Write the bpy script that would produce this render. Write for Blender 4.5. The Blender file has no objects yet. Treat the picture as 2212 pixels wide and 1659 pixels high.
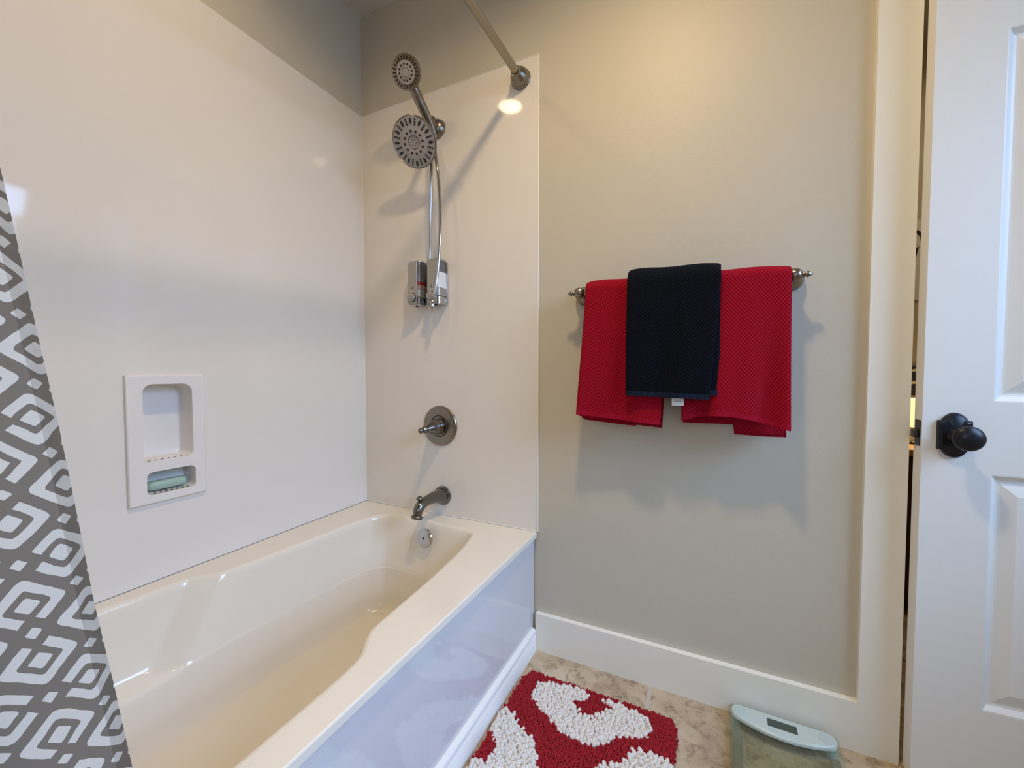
import bpy, bmesh, math, random
from mathutils import Vector, Matrix
from mathutils.geometry import tessellate_polygon
from math import sin, cos, pi, radians, sqrt, exp, floor

random.seed(7)
scene = bpy.context.scene
COL = scene.collection

# ------------------------------------------------------------ camera
cam_data = bpy.data.cameras.new('camera')
cam = bpy.data.objects.new('camera', cam_data); COL.objects.link(cam)
cam_data.sensor_fit = 'HORIZONTAL'; cam_data.sensor_width = 36.0
cam_data.lens = 889.9 / 2212 * 36.0
cam_data.clip_start = 0.02
yaw, pitch = 0.45, -0.0354
cam.location = (1.3321, -1.3132, 0.9768)
cam.rotation_euler = (pi / 2 + pitch, 0, yaw)
scene.camera = cam

# ------------------------------------------------------------ view, world
scene.view_settings.view_transform = 'Standard'
scene.view_settings.look = 'None'
scene.view_settings.gamma = 1
scene.view_settings.use_curve_mapping = False
scene.view_settings.exposure = -0.02
scene.cycles.use_denoising = True
scene.cycles.max_bounces = 10
scene.cycles.diffuse_bounces = 6
world = bpy.data.worlds.new('world'); scene.world = world
world.use_nodes = True
wb = world.node_tree.nodes['Background']
wb.inputs[0].default_value = (0.62, 0.80, 1.0, 1); wb.inputs[1].default_value = 1.0


def area_light(name, loc, rot, sx, sy, power, color, shape='RECTANGLE', spread=pi):
    d = bpy.data.lights.new(name, 'AREA'); d.shape = shape; d.size = sx
    if shape in ('RECTANGLE', 'ELLIPSE'): d.size_y = sy
    d.energy = power; d.color = color; d.spread = spread
    o = bpy.data.objects.new(name, d); COL.objects.link(o); o.location = loc; o.rotation_euler = rot
    return o


CEIL = 2.4384
RIM = 0.4108
PTOP = 2.0307
# daylight through the blinds of the window on the right wall, and cool fill from an added, unseen window behind
area_light('window_daylight', (2.93, -0.80, 1.66), (0, radians(58), 0), 1.1, 1.1, 28, (0.37, 0.59, 1.0), spread=radians(105))
area_light('rear_fill_light', (1.65, -2.42, 1.50), (radians(90), 0, 0), 1.1, 1.0, 9, (0.60, 0.76, 1.0))
CANS = [(0.30, -0.80), (1.17, -0.78)]
CAN_POWER = [1.6, 13.0]


# ------------------------------------------------------------ helpers
def tag(o, label=None, cat=None, group=None, kind=None):
    if label: o['label'] = label
    if cat: o['category'] = cat
    if group: o['group'] = group
    if kind: o['kind'] = kind
    return o


def empty(name, loc=(0, 0, 0), rz=0.0):
    o = bpy.data.objects.new(name, None); COL.objects.link(o)
    o.location = loc; o.rotation_euler = (0, 0, rz); o.empty_display_size = 0.05
    return o


class MB:
    def __init__(s): s.v = []; s.f = []; s.uv = None

    def add(s, v, f):
        b = len(s.v); s.v += [tuple(p) for p in v]; s.f += [tuple(i + b for i in q) for q in f]; return b

    def box(s, a, b):
        x0, y0, z0 = a; x1, y1, z1 = b
        v = [(x0, y0, z0), (x1, y0, z0), (x1, y1, z0), (x0, y1, z0), (x0, y0, z1), (x1, y0, z1), (x1, y1, z1), (x0, y1, z1)]
        s.add(v, [(0, 3, 2, 1), (4, 5, 6, 7), (0, 1, 5, 4), (1, 2, 6, 5), (2, 3, 7, 6), (3, 0, 4, 7)]); return s

    def rings(s, rings, closed=True, cap0=False, cap1=False):
        n = len(rings[0]); base = len(s.v)
        for r in rings: s.v += [tuple(p) for p in r]
        m = n if closed else n - 1
        for i in range(len(rings) - 1):
            for j in range(m):
                a = base + i * n + j; b = base + i * n + (j + 1) % n
                s.f.append((a, b, b + n, a + n))
        if cap0: s.f.append(tuple(base + j for j in range(n))[::-1])
        if cap1: s.f.append(tuple(base + (len(rings) - 1) * n + j for j in range(n)))
        return s

    def lathe(s, prof, origin, axis, n=32, sx=1.0, sy=1.0):
        """prof: list of (radius, height along axis)"""
        ax = Vector(axis).normalized()
        t = Vector((0, 0, 1)) if abs(ax.z) < .9 else Vector((1, 0, 0))
        e1 = ax.cross(t).normalized(); e2 = e1.cross(ax).normalized(); o = Vector(origin)
        rr = []
        for r, h in prof:
            r = max(r, 1e-4)
            rr.append([o + ax * h + e1 * (r * sx * cos(2 * pi * k / n)) + e2 * (r * sy * sin(2 * pi * k / n)) for k in range(n)])
        s.rings(rr, True, True, True); return s

    def tube(s, pts, rad, n=12):
        pts = [Vector(p) for p in pts]
        if not hasattr(rad, '__len__'): rad = [rad] * len(pts)
        prev = None; rr = []
        for i, p in enumerate(pts):
            d = (pts[min(i + 1, len(pts) - 1)] - pts[max(i - 1, 0)]).normalized()
            if prev is None:
                t = Vector((0, 0, 1)) if abs(d.z) < .9 else Vector((1, 0, 0))
                e1 = d.cross(t).normalized()
            else:
                e1 = (prev - d * prev.dot(d)).normalized()
            prev = e1; e2 = d.cross(e1)
            rr.append([p + (e1 * cos(2 * pi * k / n) + e2 * sin(2 * pi * k / n)) * rad[i] for k in range(n)])
        s.rings(rr, True, True, True); return s

    def build(s, name, mat, parent=None, smooth=None, bevel=0, seg=2, angle=35, fixn=True):
        me = bpy.data.meshes.new(name); me.from_pydata(s.v, [], s.f); me.update()
        if fixn:
            bm = bmesh.new(); bm.from_mesh(me); bmesh.ops.recalc_face_normals(bm, faces=bm.faces); bm.to_mesh(me); bm.free()
        o = bpy.data.objects.new(name, me); COL.objects.link(o)
        if mat: me.materials.append(mat)
        if bevel:
            md = o.modifiers.new('bevel', 'BEVEL'); md.width = bevel; md.segments = seg; md.limit_method = 'ANGLE'; md.angle_limit = radians(40)
        if smooth is None: smooth = bool(bevel)
        if smooth:
            me.shade_smooth()
            me.set_sharp_from_angle(angle=radians(angle if not bevel else 60))
        if parent: o.parent = parent
        return o


def catmull(pts, n=8, closed=False):
    P = [Vector(p) for p in pts]; out = []
    N = len(P); rng = range(N if closed else N - 1)
    for i in rng:
        if closed: a, b, c, d = P[(i - 1) % N], P[i], P[(i + 1) % N], P[(i + 2) % N]
        else: a, b, c, d = P[max(i - 1, 0)], P[i], P[i + 1], P[min(i + 2, N - 1)]
        for k in range(n):
            t = k / n
            out.append(0.5 * ((2 * b) + (c - a) * t + (2 * a - 5 * b + 4 * c - d) * t * t + (3 * b - a - 3 * c + d) * t ** 3))
    if not closed: out.append(P[-1])
    return out


def rrect(x0, y0, x1, y1, r, n=6):
    """rounded rectangle; r = single or (bl, br, tr, tl)"""
    if not hasattr(r, '__len__'): r = (r,) * 4
    out = []
    for (cx, cy, a0, rr) in ((x0 + r[0], y0 + r[0], pi, r[0]), (x1 - r[1], y0 + r[1], 1.5 * pi, r[1]), (x1 - r[2], y1 - r[2], 0, r[2]), (x0 + r[3], y1 - r[3], .5 * pi, r[3])):
        for k in range(n + 1):
            a = a0 + .5 * pi * k / n
            out.append((cx + rr * cos(a), cy + rr * sin(a)))
    return out


def plate(outer, holes, to3, depth0, depth1, back=True):
    """flat plate with holes; to3(a, b, depth) -> 3D"""
    m = MB()
    loops = [outer] + holes
    flat = [p for l in loops for p in l]
    tris = tessellate_polygon([[Vector((p[0], p[1], 0)) for p in l] for l in loops])
    m.add([to3(p[0], p[1], depth0) for p in flat], [tuple(t) for t in tris])
    if back: m.add([to3(p[0], p[1], depth1) for p in flat], [tuple(t)[::-1] for t in tris])
    for l in ([outer] + (holes if back else [])):
        m.rings([[to3(p[0], p[1], depth0) for p in l], [to3(p[0], p[1], depth1) for p in l]])
    bm = bmesh.new(); me = bpy.data.meshes.new('t'); me.from_pydata(m.v, [], m.f); bm.from_mesh(me)
    bmesh.ops.remove_doubles(bm, verts=bm.verts, dist=1e-6); bm.to_mesh(me)
    m2 = MB(); m2.v = [tuple(v.co) for v in me.vertices]; m2.f = [tuple(p.vertices) for p in me.polygons]
    bm.free(); bpy.data.meshes.remove(me)
    return m2


# ------------------------------------------------------------ materials
class NT:
    def __init__(s, name):
        s.m = bpy.data.materials.new(name); s.m.use_nodes = True
        s.nt = s.m.node_tree; s.b = s.nt.nodes['Principled BSDF']

    def n(s, t, **k):
        x = s.nt.nodes.new(t)
        for a, b in k.items(): setattr(x, a, b)
        return x

    def l(s, a, b): s.nt.links.new(a, b)

    def math(s, op, a, b=None, c=None):
        x = s.n('ShaderNodeMath', operation=op)
        for i, v in enumerate((a, b, c)):
            if v is None: continue
            if isinstance(v, (int, float)): x.inputs[i].default_value = v
            else: s.l(v, x.inputs[i])
        return x.outputs[0]

    def coord(s, kind='Object', scale=None):
        tc = s.n('ShaderNodeTexCoord'); out = tc.outputs[kind]
        if scale:
            mp = s.n('ShaderNodeMapping'); mp.inputs['Scale'].default_value = scale if hasattr(scale, '__len__') else (scale,) * 3
            s.l(out, mp.inputs[0]); out = mp.outputs[0]
        return out

    def noise(s, vec, scale, detail=3, rough=.5, dist=0):
        x = s.n('ShaderNodeTexNoise'); x.inputs['Scale'].default_value = scale; x.inputs['Detail'].default_value = detail
        x.inputs['Roughness'].default_value = rough; x.inputs['Distortion'].default_value = dist
        if vec is not None: s.l(vec, x.inputs['Vector'])
        return x.outputs['Fac']

    def ramp(s, fac, stops):
        r = s.n('ShaderNodeValToRGB'); e = r.color_ramp.elements
        while len(e) < len(stops): e.new(.5)
        for i, (p, c) in enumerate(stops): e[i].position = p; e[i].color = (*c, 1)
        s.l(fac, r.inputs[0]); return r.outputs[0]

    def mix(s, fac, a, b):
        x = s.n('ShaderNodeMix', data_type='RGBA')
        if isinstance(fac, (int, float)): x.inputs[0].default_value = fac
        else: s.l(fac, x.inputs[0])
        for i, v in ((6, a), (7, b)):
            if isinstance(v, tuple): x.inputs[i].default_value = (*v, 1)
            else: s.l(v, x.inputs[i])
        return x.outputs[2]

    def bump(s, h, strength, dist=.01):
        x = s.n('ShaderNodeBump'); x.inputs['Strength'].default_value = strength; x.inputs['Distance'].default_value = dist
        s.l(h, x.inputs['Height']); s.l(x.outputs[0], s.b.inputs['Normal']); return x

    def set(s, **k):
        names = dict(col='Base Color', rough='Roughness', metal='Metallic', spec='Specular IOR Level', coat='Coat Weight', coatr='Coat Roughness', trans='Transmission Weight', ior='IOR', sheen='Sheen Weight', sheenr='Sheen Roughness', em='Emission Color', es='Emission Strength', sss='Subsurface Weight')
        for a, v in k.items():
            i = s.b.inputs[names[a]]
            if isinstance(v, tuple): i.default_value = (*v, 1)
            elif isinstance(v, (int, float)): i.default_value = v
            else: s.l(v, i)
        return s


def simple(name, col, rough=.5, metal=0, bump=None, **k):
    t = NT(name); t.set(col=col, rough=rough, metal=metal, **k)
    if bump:
        sc, st, ds = bump
        t.bump(t.noise(t.coord(), sc, 2), st, ds)
    return t.m


M_WALL = simple('wall_paint', (0.55, 0.505, 0.40), .5, bump=(260, .12, .002))
M_CEIL = simple('ceiling_paint', (0.60, 0.56, 0.52), .8, bump=(60, .3, .004))
M_TRIM = simple('trim_paint', (0.84, 0.815, 0.715), .35, bump=(180, .05, .001))
M_DOOR = simple('door_paint', (0.76, 0.75, 0.70), .38, bump=(320, .10, .001))
M_PANEL = simple('surround_acrylic', (0.77, 0.725, 0.655), .055, bump=(40, .012, .002), spec=.35)
M_NICHE = simple('niche_acrylic', (0.78, 0.745, 0.70), .22)
M_CAULK = simple('white_caulk', (0.85, 0.83, 0.78), .4)
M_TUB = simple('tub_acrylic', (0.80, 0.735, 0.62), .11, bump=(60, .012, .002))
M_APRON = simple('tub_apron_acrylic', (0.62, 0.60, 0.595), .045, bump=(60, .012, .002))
M_NICKEL = simple('brushed_nickel', (0.27, 0.24, 0.195), .28, 1, bump=(900, .03, .0005))
M_DNICKEL = simple('dark_nickel', (0.19, 0.175, 0.16), .22, 1)
M_CHROME = simple('chrome', (0.55, 0.55, 0.55), .10, 1)
M_SATIN = simple('satin_grey_plastic', (0.38, 0.365, 0.33), .35, .5)
M_FACE = simple('spray_face_plastic', (0.36, 0.33, 0.31), .4)
M_BLACK = simple('black_rubber', (0.012, 0.011, 0.012), .5)
M_BRONZE = simple('oil_rubbed_black_metal', (0.012, 0.013, 0.017), .34, .4, bump=(500, .04, .0005))
M_ROD = simple('rod_nickel', (0.38, 0.34, 0.26), .45, .9)
M_SOAP = simple('green_soap', (0.36, 0.52, 0.44), .35, sss=.2)


def glass_mat(name, col, rough=0.02):
    t = NT(name); t.set(col=col, rough=rough, trans=1.0, ior=1.45); return t.m


def thin_glass(name, col, refl):
    t = NT(name); t.nt.nodes.remove(t.b)
    gl = t.n('ShaderNodeBsdfTransparent'); gl.inputs[0].default_value = (*col, 1)
    gs = t.n('ShaderNodeBsdfGlossy'); gs.inputs['Roughness'].default_value = .03
    mx = t.n('ShaderNodeMixShader'); mx.inputs[0].default_value = refl
    t.l(gl.outputs[0], mx.inputs[1]); t.l(gs.outputs[0], mx.inputs[2]); t.l(mx.outputs[0], t.nt.nodes['Material Output'].inputs[0])
    return t.m


M_PLGLASS = simple('smoky_clear_plastic', (0.16, 0.17, 0.19), .08, .3)
M_REDLIQ = simple('red_shampoo', (0.22, 0.012, 0.008), .3)
M_PINK = simple('pink_grey_plastic', (0.30, 0.20, 0.19), .3)
M_WHLIQ = simple('white_lotion', (0.80, 0.80, 0.82), .35)
M_SCALEGLASS = thin_glass('green_tinted_glass', (0.90, 0.93, 0.86), .10)
M_SCALEPL = simple('pale_aqua_plastic', (0.52, 0.61, 0.57), .3)
M_SCALEPAD = simple('pale_aqua_key', (0.47, 0.58, 0.56), .35)
M_LCD = simple('lcd_grey', (0.055, 0.075, 0.06), .25)
M_RAIL = simple('frosted_rail', (0.33, 0.31, 0.24), .3, trans=.35)
M_TAG = simple('white_satin_tag', (0.75, 0.77, 0.78), .6)
M_TAGINK = simple('grey_tag_ink', (0.30, 0.31, 0.30), .6)


def towel_mat(name, c_dark, c_light, sheen_col, sheen):
    t = NT(name)
    uv = t.coord('UV'); sp = t.n('ShaderNodeSeparateXYZ'); t.l(uv, sp.inputs[0])
    u, v = sp.outputs[0], sp.outputs[1]
    nz = t.noise(t.coord('UV'), 60, 3)
    a = t.math('ADD', u, t.math('MULTIPLY', nz, .0045)); b = t.math('ADD', v, t.math('MULTIPLY', nz, .003))
    k = 2 * pi / .0082
    h = t.math('MULTIPLY', t.math('SINE', t.math('MULTIPLY', a, k)), t.math('SINE', t.math('MULTIPLY', b, k * .8)))
    h01 = t.math('MULTIPLY_ADD', h, .5, .5)
    fine = t.noise(t.coord('UV'), 900, 2)
    hh = t.math('ADD', t.math('MULTIPLY', h01, 1.0), t.math('MULTIPLY', fine, .5))
    col = t.mix(t.math('MULTIPLY', t.math('POWER', h01, 1.3), 1.0), c_dark, c_light)
    t.set(col=col, rough=.95, spec=.1, sheen=sheen, sheenr=.5)
    t.b.inputs['Sheen Tint'].default_value = (*sheen_col, 1)
    t.bump(hh, .8, .003)
    return t.m


M_RED = towel_mat('red_terry', (0.20, 0.0005, 0.004), (0.48, 0.008, 0.032), (1, .45, .55), .04)
M_NAVY = towel_mat('navy_terry', (0.0015, 0.002, 0.0035), (0.006, 0.008, 0.014), (.6, .7, 1), .015)
M_REDHEM = simple('red_hem', (0.33, 0.005, 0.022), .9, bump=(500, .8, .003), spec=.1)
M_NAVYHEM = simple('navy_hem', (0.009, 0.015, 0.030), .9, bump=(500, .8, .003), spec=.1)


def tile_mat():
    t = NT('travertine_vinyl_tile')
    co = t.coord('Object')
    mp = t.n('ShaderNodeMapping'); mp.inputs['Location'].default_value = (-.275, 0.31, 0); t.l(co, mp.inputs[0])
    br = t.n('ShaderNodeTexBrick'); br.offset = 0.0; br.inputs['Scale'].default_value = 1.0
    br.inputs['Brick Width'].default_value = .4525; br.inputs['Row Height'].default_value = .4525
    br.inputs['Mortar Size'].default_value = .007; br.inputs['Mortar Smooth'].default_value = .3
    t.l(mp.outputs[0], br.inputs['Vector'])
    n1 = t.noise(co, 7, 6, .62, .6); n2 = t.noise(co, 26, 9, .72, .5); n3 = t.noise(co, 16, 5, .7, 2.0)
    base = t.ramp(n1, [(.30, (0.33, 0.25, 0.165)), (.5, (0.49, 0.375, 0.245)), (.72, (0.62, 0.51, 0.37))])
    dk = t.ramp(n2, [(.38, (0.22, 0.15, 0.08)), (.50, (1, 1, 1)), (1, (1, 1, 1))])
    mul = t.n('ShaderNodeMix', data_type='RGBA', blend_type='MULTIPLY'); mul.inputs[0].default_value = .55
    t.l(base, mul.inputs[6]); t.l(dk, mul.inputs[7])
    col = t.mix(br.outputs['Fac'], mul.outputs[2], (0.50, 0.45, 0.37))
    t.set(col=col, rough=.4)
    hh = t.math('SUBTRACT', t.math('MULTIPLY', n3, .4), br.outputs['Fac'])
    t.bump(hh, .3, .002)
    return t.m


M_TILE = tile_mat()


def curtain_mat():
    t = NT('trellis_curtain_fabric')
    uv = t.coord('UV'); sp = t.n('ShaderNodeSeparateXYZ'); t.l(uv, sp.inputs[0])
    h, d = sp.outputs[0], sp.outputs[1]
    nz = t.math('MULTIPLY', t.math('SUBTRACT', t.noise(uv, 40, 2), .5), .10)
    hx = t.math('MULTIPLY', h, 1 / .066); dy = t.math('MULTIPLY', d, 1 / .0622)
    P = t.math('ADD', t.math('ADD', t.math('ADD', hx, dy), .814), nz)
    Q = t.math('ADD', t.math('SUBTRACT', t.math('SUBTRACT', dy, hx), .489), nz)
    fp, fq = t.math('FRACT', P), t.math('FRACT', Q)
    ap = t.math('MULTIPLY', t.math('FRACT', t.math('MULTIPLY', t.math('FLOOR', P), .5)), 2)
    bp = t.math('MULTIPLY', t.math('FRACT', t.math('MULTIPLY', t.math('FLOOR', Q), .5)), 2)

    def pn(a, b):
        return t.math('POWER', t.math('ADD', t.math('POWER', t.math('ABSOLUTE', a), 8), t.math('POWER', t.math('ABSOLUTE', b), 8)), .125)
    cx = t.math('MULTIPLY_ADD', bp, .19, .405); cy = t.math('MULTIPLY_ADD', ap, .19, .405)
    m = pn(t.math('SUBTRACT', fp, cx), t.math('SUBTRACT', fq, cy))
    band = t.math('MULTIPLY', t.math('GREATER_THAN', m, .238), t.math('LESS_THAN', m, .398))
    cut = t.math('GREATER_THAN', pn(t.math('SUBTRACT', fp, bp), t.math('SUBTRACT', fq, ap)), .262)
    band = t.math('MULTIPLY', band, cut)
    cen = t.math('LESS_THAN', m, .128)
    wp = t.math('SUBTRACT', P, t.math('ROUND', P)); wq = t.math('SUBTRACT', Q, t.math('ROUND', Q))
    nod = t.math('LESS_THAN', pn(wp, wq), .085)
    w = t.math('MAXIMUM', t.math('MAXIMUM', band, cen), nod)
    col = t.mix(w, (0.225, 0.190, 0.150), (0.72, 0.68, 0.60))
    # the turned-over hem is two layers thick: show-through and weaker backlight painted as mottled darkening
    nz2 = t.noise(uv, 90, 2)
    hem = t.math('GREATER_THAN', h, -.0125)
    hemcol = t.n('ShaderNodeMix', data_type='RGBA', blend_type='MULTIPLY'); t.l(t.math('MULTIPLY', hem, t.math('MULTIPLY_ADD', nz2, .5, .30)), hemcol.inputs[0])
    t.l(col, hemcol.inputs[6]); hemcol.inputs[7].default_value = (.50, .52, .53, 1)
    col = hemcol.outputs[2]
    t.set(col=col, rough=.75, spec=.2)
    tr = t.n('ShaderNodeBsdfTranslucent'); t.l(col, tr.inputs[0])
    mx = t.n('ShaderNodeMixShader'); mx.inputs[0].default_value = .25
    out = t.nt.nodes['Material Output']
    t.l(t.b.outputs[0], mx.inputs[1]); t.l(tr.outputs[0], mx.inputs[2]); t.l(mx.outputs[0], out.inputs[0])
    wv = t.noise(t.coord('UV'), 1500, 2)
    t.bump(wv, .2, .0006)
    return t.m


M_CURTAIN = curtain_mat()
M_RUGRED = simple('red_tuft', (0.36, 0.001, 0.009), .95, bump=(400, .9, .004), sheen=.03)
M_RUGWHITE = simple('white_tuft', (0.84, 0.78, 0.70), .95, bump=(400, .9, .004), sheen=.1)


def emis(name, col, s):
    t = NT(name); t.set(col=(0.8, 0.8, 0.8), em=col, es=s); return t.m


# ------------------------------------------------------------ room shell
XR, YB = 2.75, -2.30
NY0, NY1, NZ0, NZ1 = -0.795, -0.640, 0.635, 0.952     # hole in the wall behind the soap niche
fl = MB().box((-.15, YB - .15, -.06), (XR + .15, 1.3, 0.0)).build('floor', M_TILE); tag(fl, kind='structure')
ce = MB().box((-.15, YB - .15, CEIL), (XR + .15, 1.3, CEIL + .08))
holes = []
for (cx, cy) in CANS: holes.append([(cx + .078 * cos(2 * pi * k / 32), cy + .078 * sin(2 * pi * k / 32)) for k in range(32)])
ce = plate([(-.15, YB - .15), (XR + .15, YB - .15), (XR + .15, 1.3), (-.15, 1.3)], holes, lambda a, b, d: (a, b, d), CEIL, CEIL + .12)
tag(ce.build('ceiling', M_CEIL), kind='structure')
wl = plate([(YB, 0), (0.004, 0), (0.004, CEIL), (YB, CEIL)], [[(NY0, NZ0), (NY1, NZ0), (NY1, NZ1), (NY0, NZ1)]], lambda a, b, d: (d, a, b), -.005, -.15)
tag(wl.build('wall_left', M_WALL), kind='structure')
DX0, DX1, DZ = 1.7650, 2.548, 2.06
wb_ = plate([(-.15, 0), (DX0 - .0, 0), (DX0, DZ), (DX1, DZ), (DX1, 0), (XR + .15, 0), (XR + .15, CEIL), (-.15, CEIL)], [], lambda a, b, d: (a, d, b), .004, .12)
tag(wb_.build('wall_end', M_WALL), kind='structure')
WY0, WY1, WZ0, WZ1 = -1.30, -0.28, 0.95, 1.95
wr = plate([(YB, 0), (0.004, 0), (0.004, CEIL), (YB, CEIL)], [[(WY0, WZ0), (WY1, WZ0), (WY1, WZ1), (WY0, WZ1)]], lambda a, b, d: (d, a, b), XR, XR + .15)
tag(wr.build('wall_right', M_WALL), kind='structure')
RX0, RX1 = 1.10, 2.20
wk = plate([(-.15, 0), (XR + .15, 0), (XR + .15, CEIL), (-.15, CEIL)], [[(RX0, WZ0), (RX1, WZ0), (RX1, WZ1), (RX0, WZ1)]], lambda a, b, d: (a, d, b), YB, YB - .15)
tag(wk.build('wall_back', M_WALL), kind='structure')
tag(MB().box((-.005, -1.66, 0), (.80, -1.535, CEIL)).build('wall_stub', M_WALL), kind='structure')


def window(n, p0, p1, axis):
    """frame, panes and horizontal blinds in a wall opening; axis 'x' wall faces x"""
    w = p1 - p0
    e = empty('window_%d' % n, (XR, p0, 0) if axis == 'x' else (p0, YB, 0)); tag(e, kind='structure')

    def to3(a, b, d):
        return (d, a, b) if axis == 'x' else (a, -d, b)
    plate([(-.07, WZ0 - .07), (w + .07, WZ0 - .07), (w + .07, WZ1 + .07), (-.07, WZ1 + .07)], [[(0, WZ0), (w, WZ0), (w, WZ1), (0, WZ1)]], to3, -.015, 0).build('window_casing', M_TRIM, e)
    plate([(0, WZ0), (w, WZ0), (w, WZ1), (0, WZ1)], [[(.04, WZ0 + .04), (w - .04, WZ0 + .04), (w - .04, WZ1 - .04), (.04, WZ1 - .04)]], to3, .09, .12).build('window_frame', M_TRIM, e)
    m = MB(); m.add([to3(a, b, .105) for a, b in ((.03, WZ0 + .03), (w - .03, WZ0 + .03), (w - .03, WZ1 - .03), (.03, WZ1 - .03))], [(0, 1, 2, 3)])
    m.build('pane', M_PANE, e)
    m = MB(); z = WZ0 + .03
    while z < WZ1 - .03:
        a0, a1 = .012, w - .012
        c = [(-.0195, -.0125), (-.008, -.0035), (.008, .0065), (.0195, .0115)]
        rr = []
        for (dd, dz) in c: rr.append([to3(a0, z + dz, .045 + dd), to3(a1, z + dz, .045 + dd)])
        m.rings(rr, closed=False)
        z += .043
    o = m.build('blind', M_BLIND, e, smooth=False)
    return e


t = NT('window_glass'); t.nt.nodes.remove(t.b)
gl = t.n('ShaderNodeBsdfTransparent'); gs = t.n('ShaderNodeBsdfGlossy'); gs.inputs['Roughness'].default_value = .02
mx = t.n('ShaderNodeMixShader'); mx.inputs[0].default_value = .06
t.l(gl.outputs[0], mx.inputs[1]); t.l(gs.outputs[0], mx.inputs[2]); t.l(mx.outputs[0], t.nt.nodes['Material Output'].inputs[0])
M_PANE = t.m
M_BLIND = simple('white_blind', (0.8, 0.8, 0.8), .5)
window(1, WY0, WY1, 'x'); window(2, RX0, RX1, 'y')  # second window is an unseen addition, for the cool fill from behind

# baseboard and door casing, flush with each other
BH, X1, X2 = .1290, 1.6810, 1.7630
tag(MB().box((.795, -.014, 0), (X1, .006, BH)).build('baseboard_end', M_TRIM), kind='structure')
m = MB()
m.box((X1, -.014, 0), (X2, .006, DZ + .088))
tag(m.build('trim_1', M_TRIM), kind='structure')
tag(MB().box((DX1, -.014, 0), (DX1 + .088, .006, DZ + .088)).build('trim_2', M_TRIM, bevel=.002), kind='structure')
tag(MB().box((X2, -.014, DZ), (DX1, .006, DZ + .088)).build('trim_3', M_TRIM, bevel=.002), kind='structure')
tag(MB().box((DX1 + .088, -.014, 0), (XR, .006, BH)).build('baseboard_end_corner', M_TRIM, bevel=.002), kind='structure')
tag(MB().box((XR - .014, YB, 0), (XR, -.014, BH)).build('baseboard_right', M_TRIM, bevel=.002), kind='structure')
# door jambs
tag(MB().box((X2 + .002, .006, 0), (X2 + .006, .12, DZ)).build('trim_4', M_TRIM), kind='structure')

# ------------------------------------------------------------ door
TH = radians(3)
DW, DT = .765, .035


def build_door():
    z0, z1 = .012, 2.035
    panels = []
    for (a, b) in ((.117, .345), (.420, .648)):
        for (c, d) in ((.212, .746), (.905, 1.70), (1.80, 1.93)):
            panels.append((a, c, b, d))
    to3 = lambda a, b, d: (a, d, b)
    rects = [[(a, c), (b, c), (b, d), (a, d)] for a, c, b, d in panels]
    m = plate([(0, z0), (DW, z0), (DW, z1), (0, z1)], rects, to3, 0, DT, back=False)
    m.rings([[to3(a, b, DT) for a, b in ((0, z0), (DW, z0), (DW, z1), (0, z1))]] * 1)
    m.add([to3(a, b, DT) for a, b in ((0, z0), (DW, z0), (DW, z1), (0, z1))], [(0, 1, 2, 3)])
    for a, c, b, d in panels:
        rr = []
        for off, dep in ((0, 0), (.003, .0005), (.008, .0045), (.013, .0085), (.018, .0095), (.022, .0090), (.040, .0035), (.046, .0018), (.050, .0018)):
            rr.append([to3(x, y, dep) for x, y in ((a + off, c + off), (b - off, c + off), (b - off, d - off), (a + off, d - off))])
        m.rings(rr, True, False, True)
    o = m.build('door_1', M_DOOR, smooth=False)
    o.location = (1.7705, -.055, 0); o.rotation_euler = (0, 0, TH)
    tag(o, kind='structure')
    # knob with scalloped rose
    kx, kz = .054, .8295
    outline = []
    N = 96
    for k in range(N):
        a = 2 * pi * k / N
        c, s_ = cos(a), sin(a)
        r1 = 1 / sqrt((c / .029) ** 2 + (s_ / .0505) ** 2)
        r2 = min(.029 / max(abs(c), 1e-6), .0325 / max(abs(s_), 1e-6))
        r = max(r1, r2)
        outline.append((r * c, r * s_))
    mm = MB()
    rr = []
    for sc_, dep in ((1, .0), (1, -.007), (.95, -.010), (.86, -.0105), (.82, -.012), (.3, -.013)):
        rr.append([(kx + x * sc_, dep, kz + y * sc_) for x, y in outline])
    mm.rings(rr, True, True, True)
    rose = mm.build('door_knob', M_BRONZE, o, smooth=True, angle=40)
    rose['label'] = 'black door knob with scalloped backplate'
    mk = MB()
    mk.lathe([(.018, -.010), (.016, -.016), (.011, -.022), (.011, -.034), (.014, -.038)], (kx, 0, kz), (0, 1, 0), 32)
    prof = [(.010, -.036), (.020, -.039), (.028, -.044), (.0325, -.051), (.0335, -.057), (.031, -.062), (.029, -.063), (.024, -.067), (.013, -.0695), (.0005, -.070)]
    mk.lathe(prof, (kx, 0, kz), (0, 1, 0), 48, sx=.80, sy=.80)
    mk.build('knob', M_BRONZE, rose, smooth=True, angle=50)
    lp = MB().box((-.0015, .006, kz - .030), (.001, .029, kz + .030)).build('latch_plate', M_BRONZE, o, bevel=.001)
    MB().box((-.012, .012, kz - .011), (.0, .024, kz + .009)).build('latch_bolt', simple('worn_bronze', (.10, .09, .08), .35, .8), lp, bevel=.003)
    return o


build_door()

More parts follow.
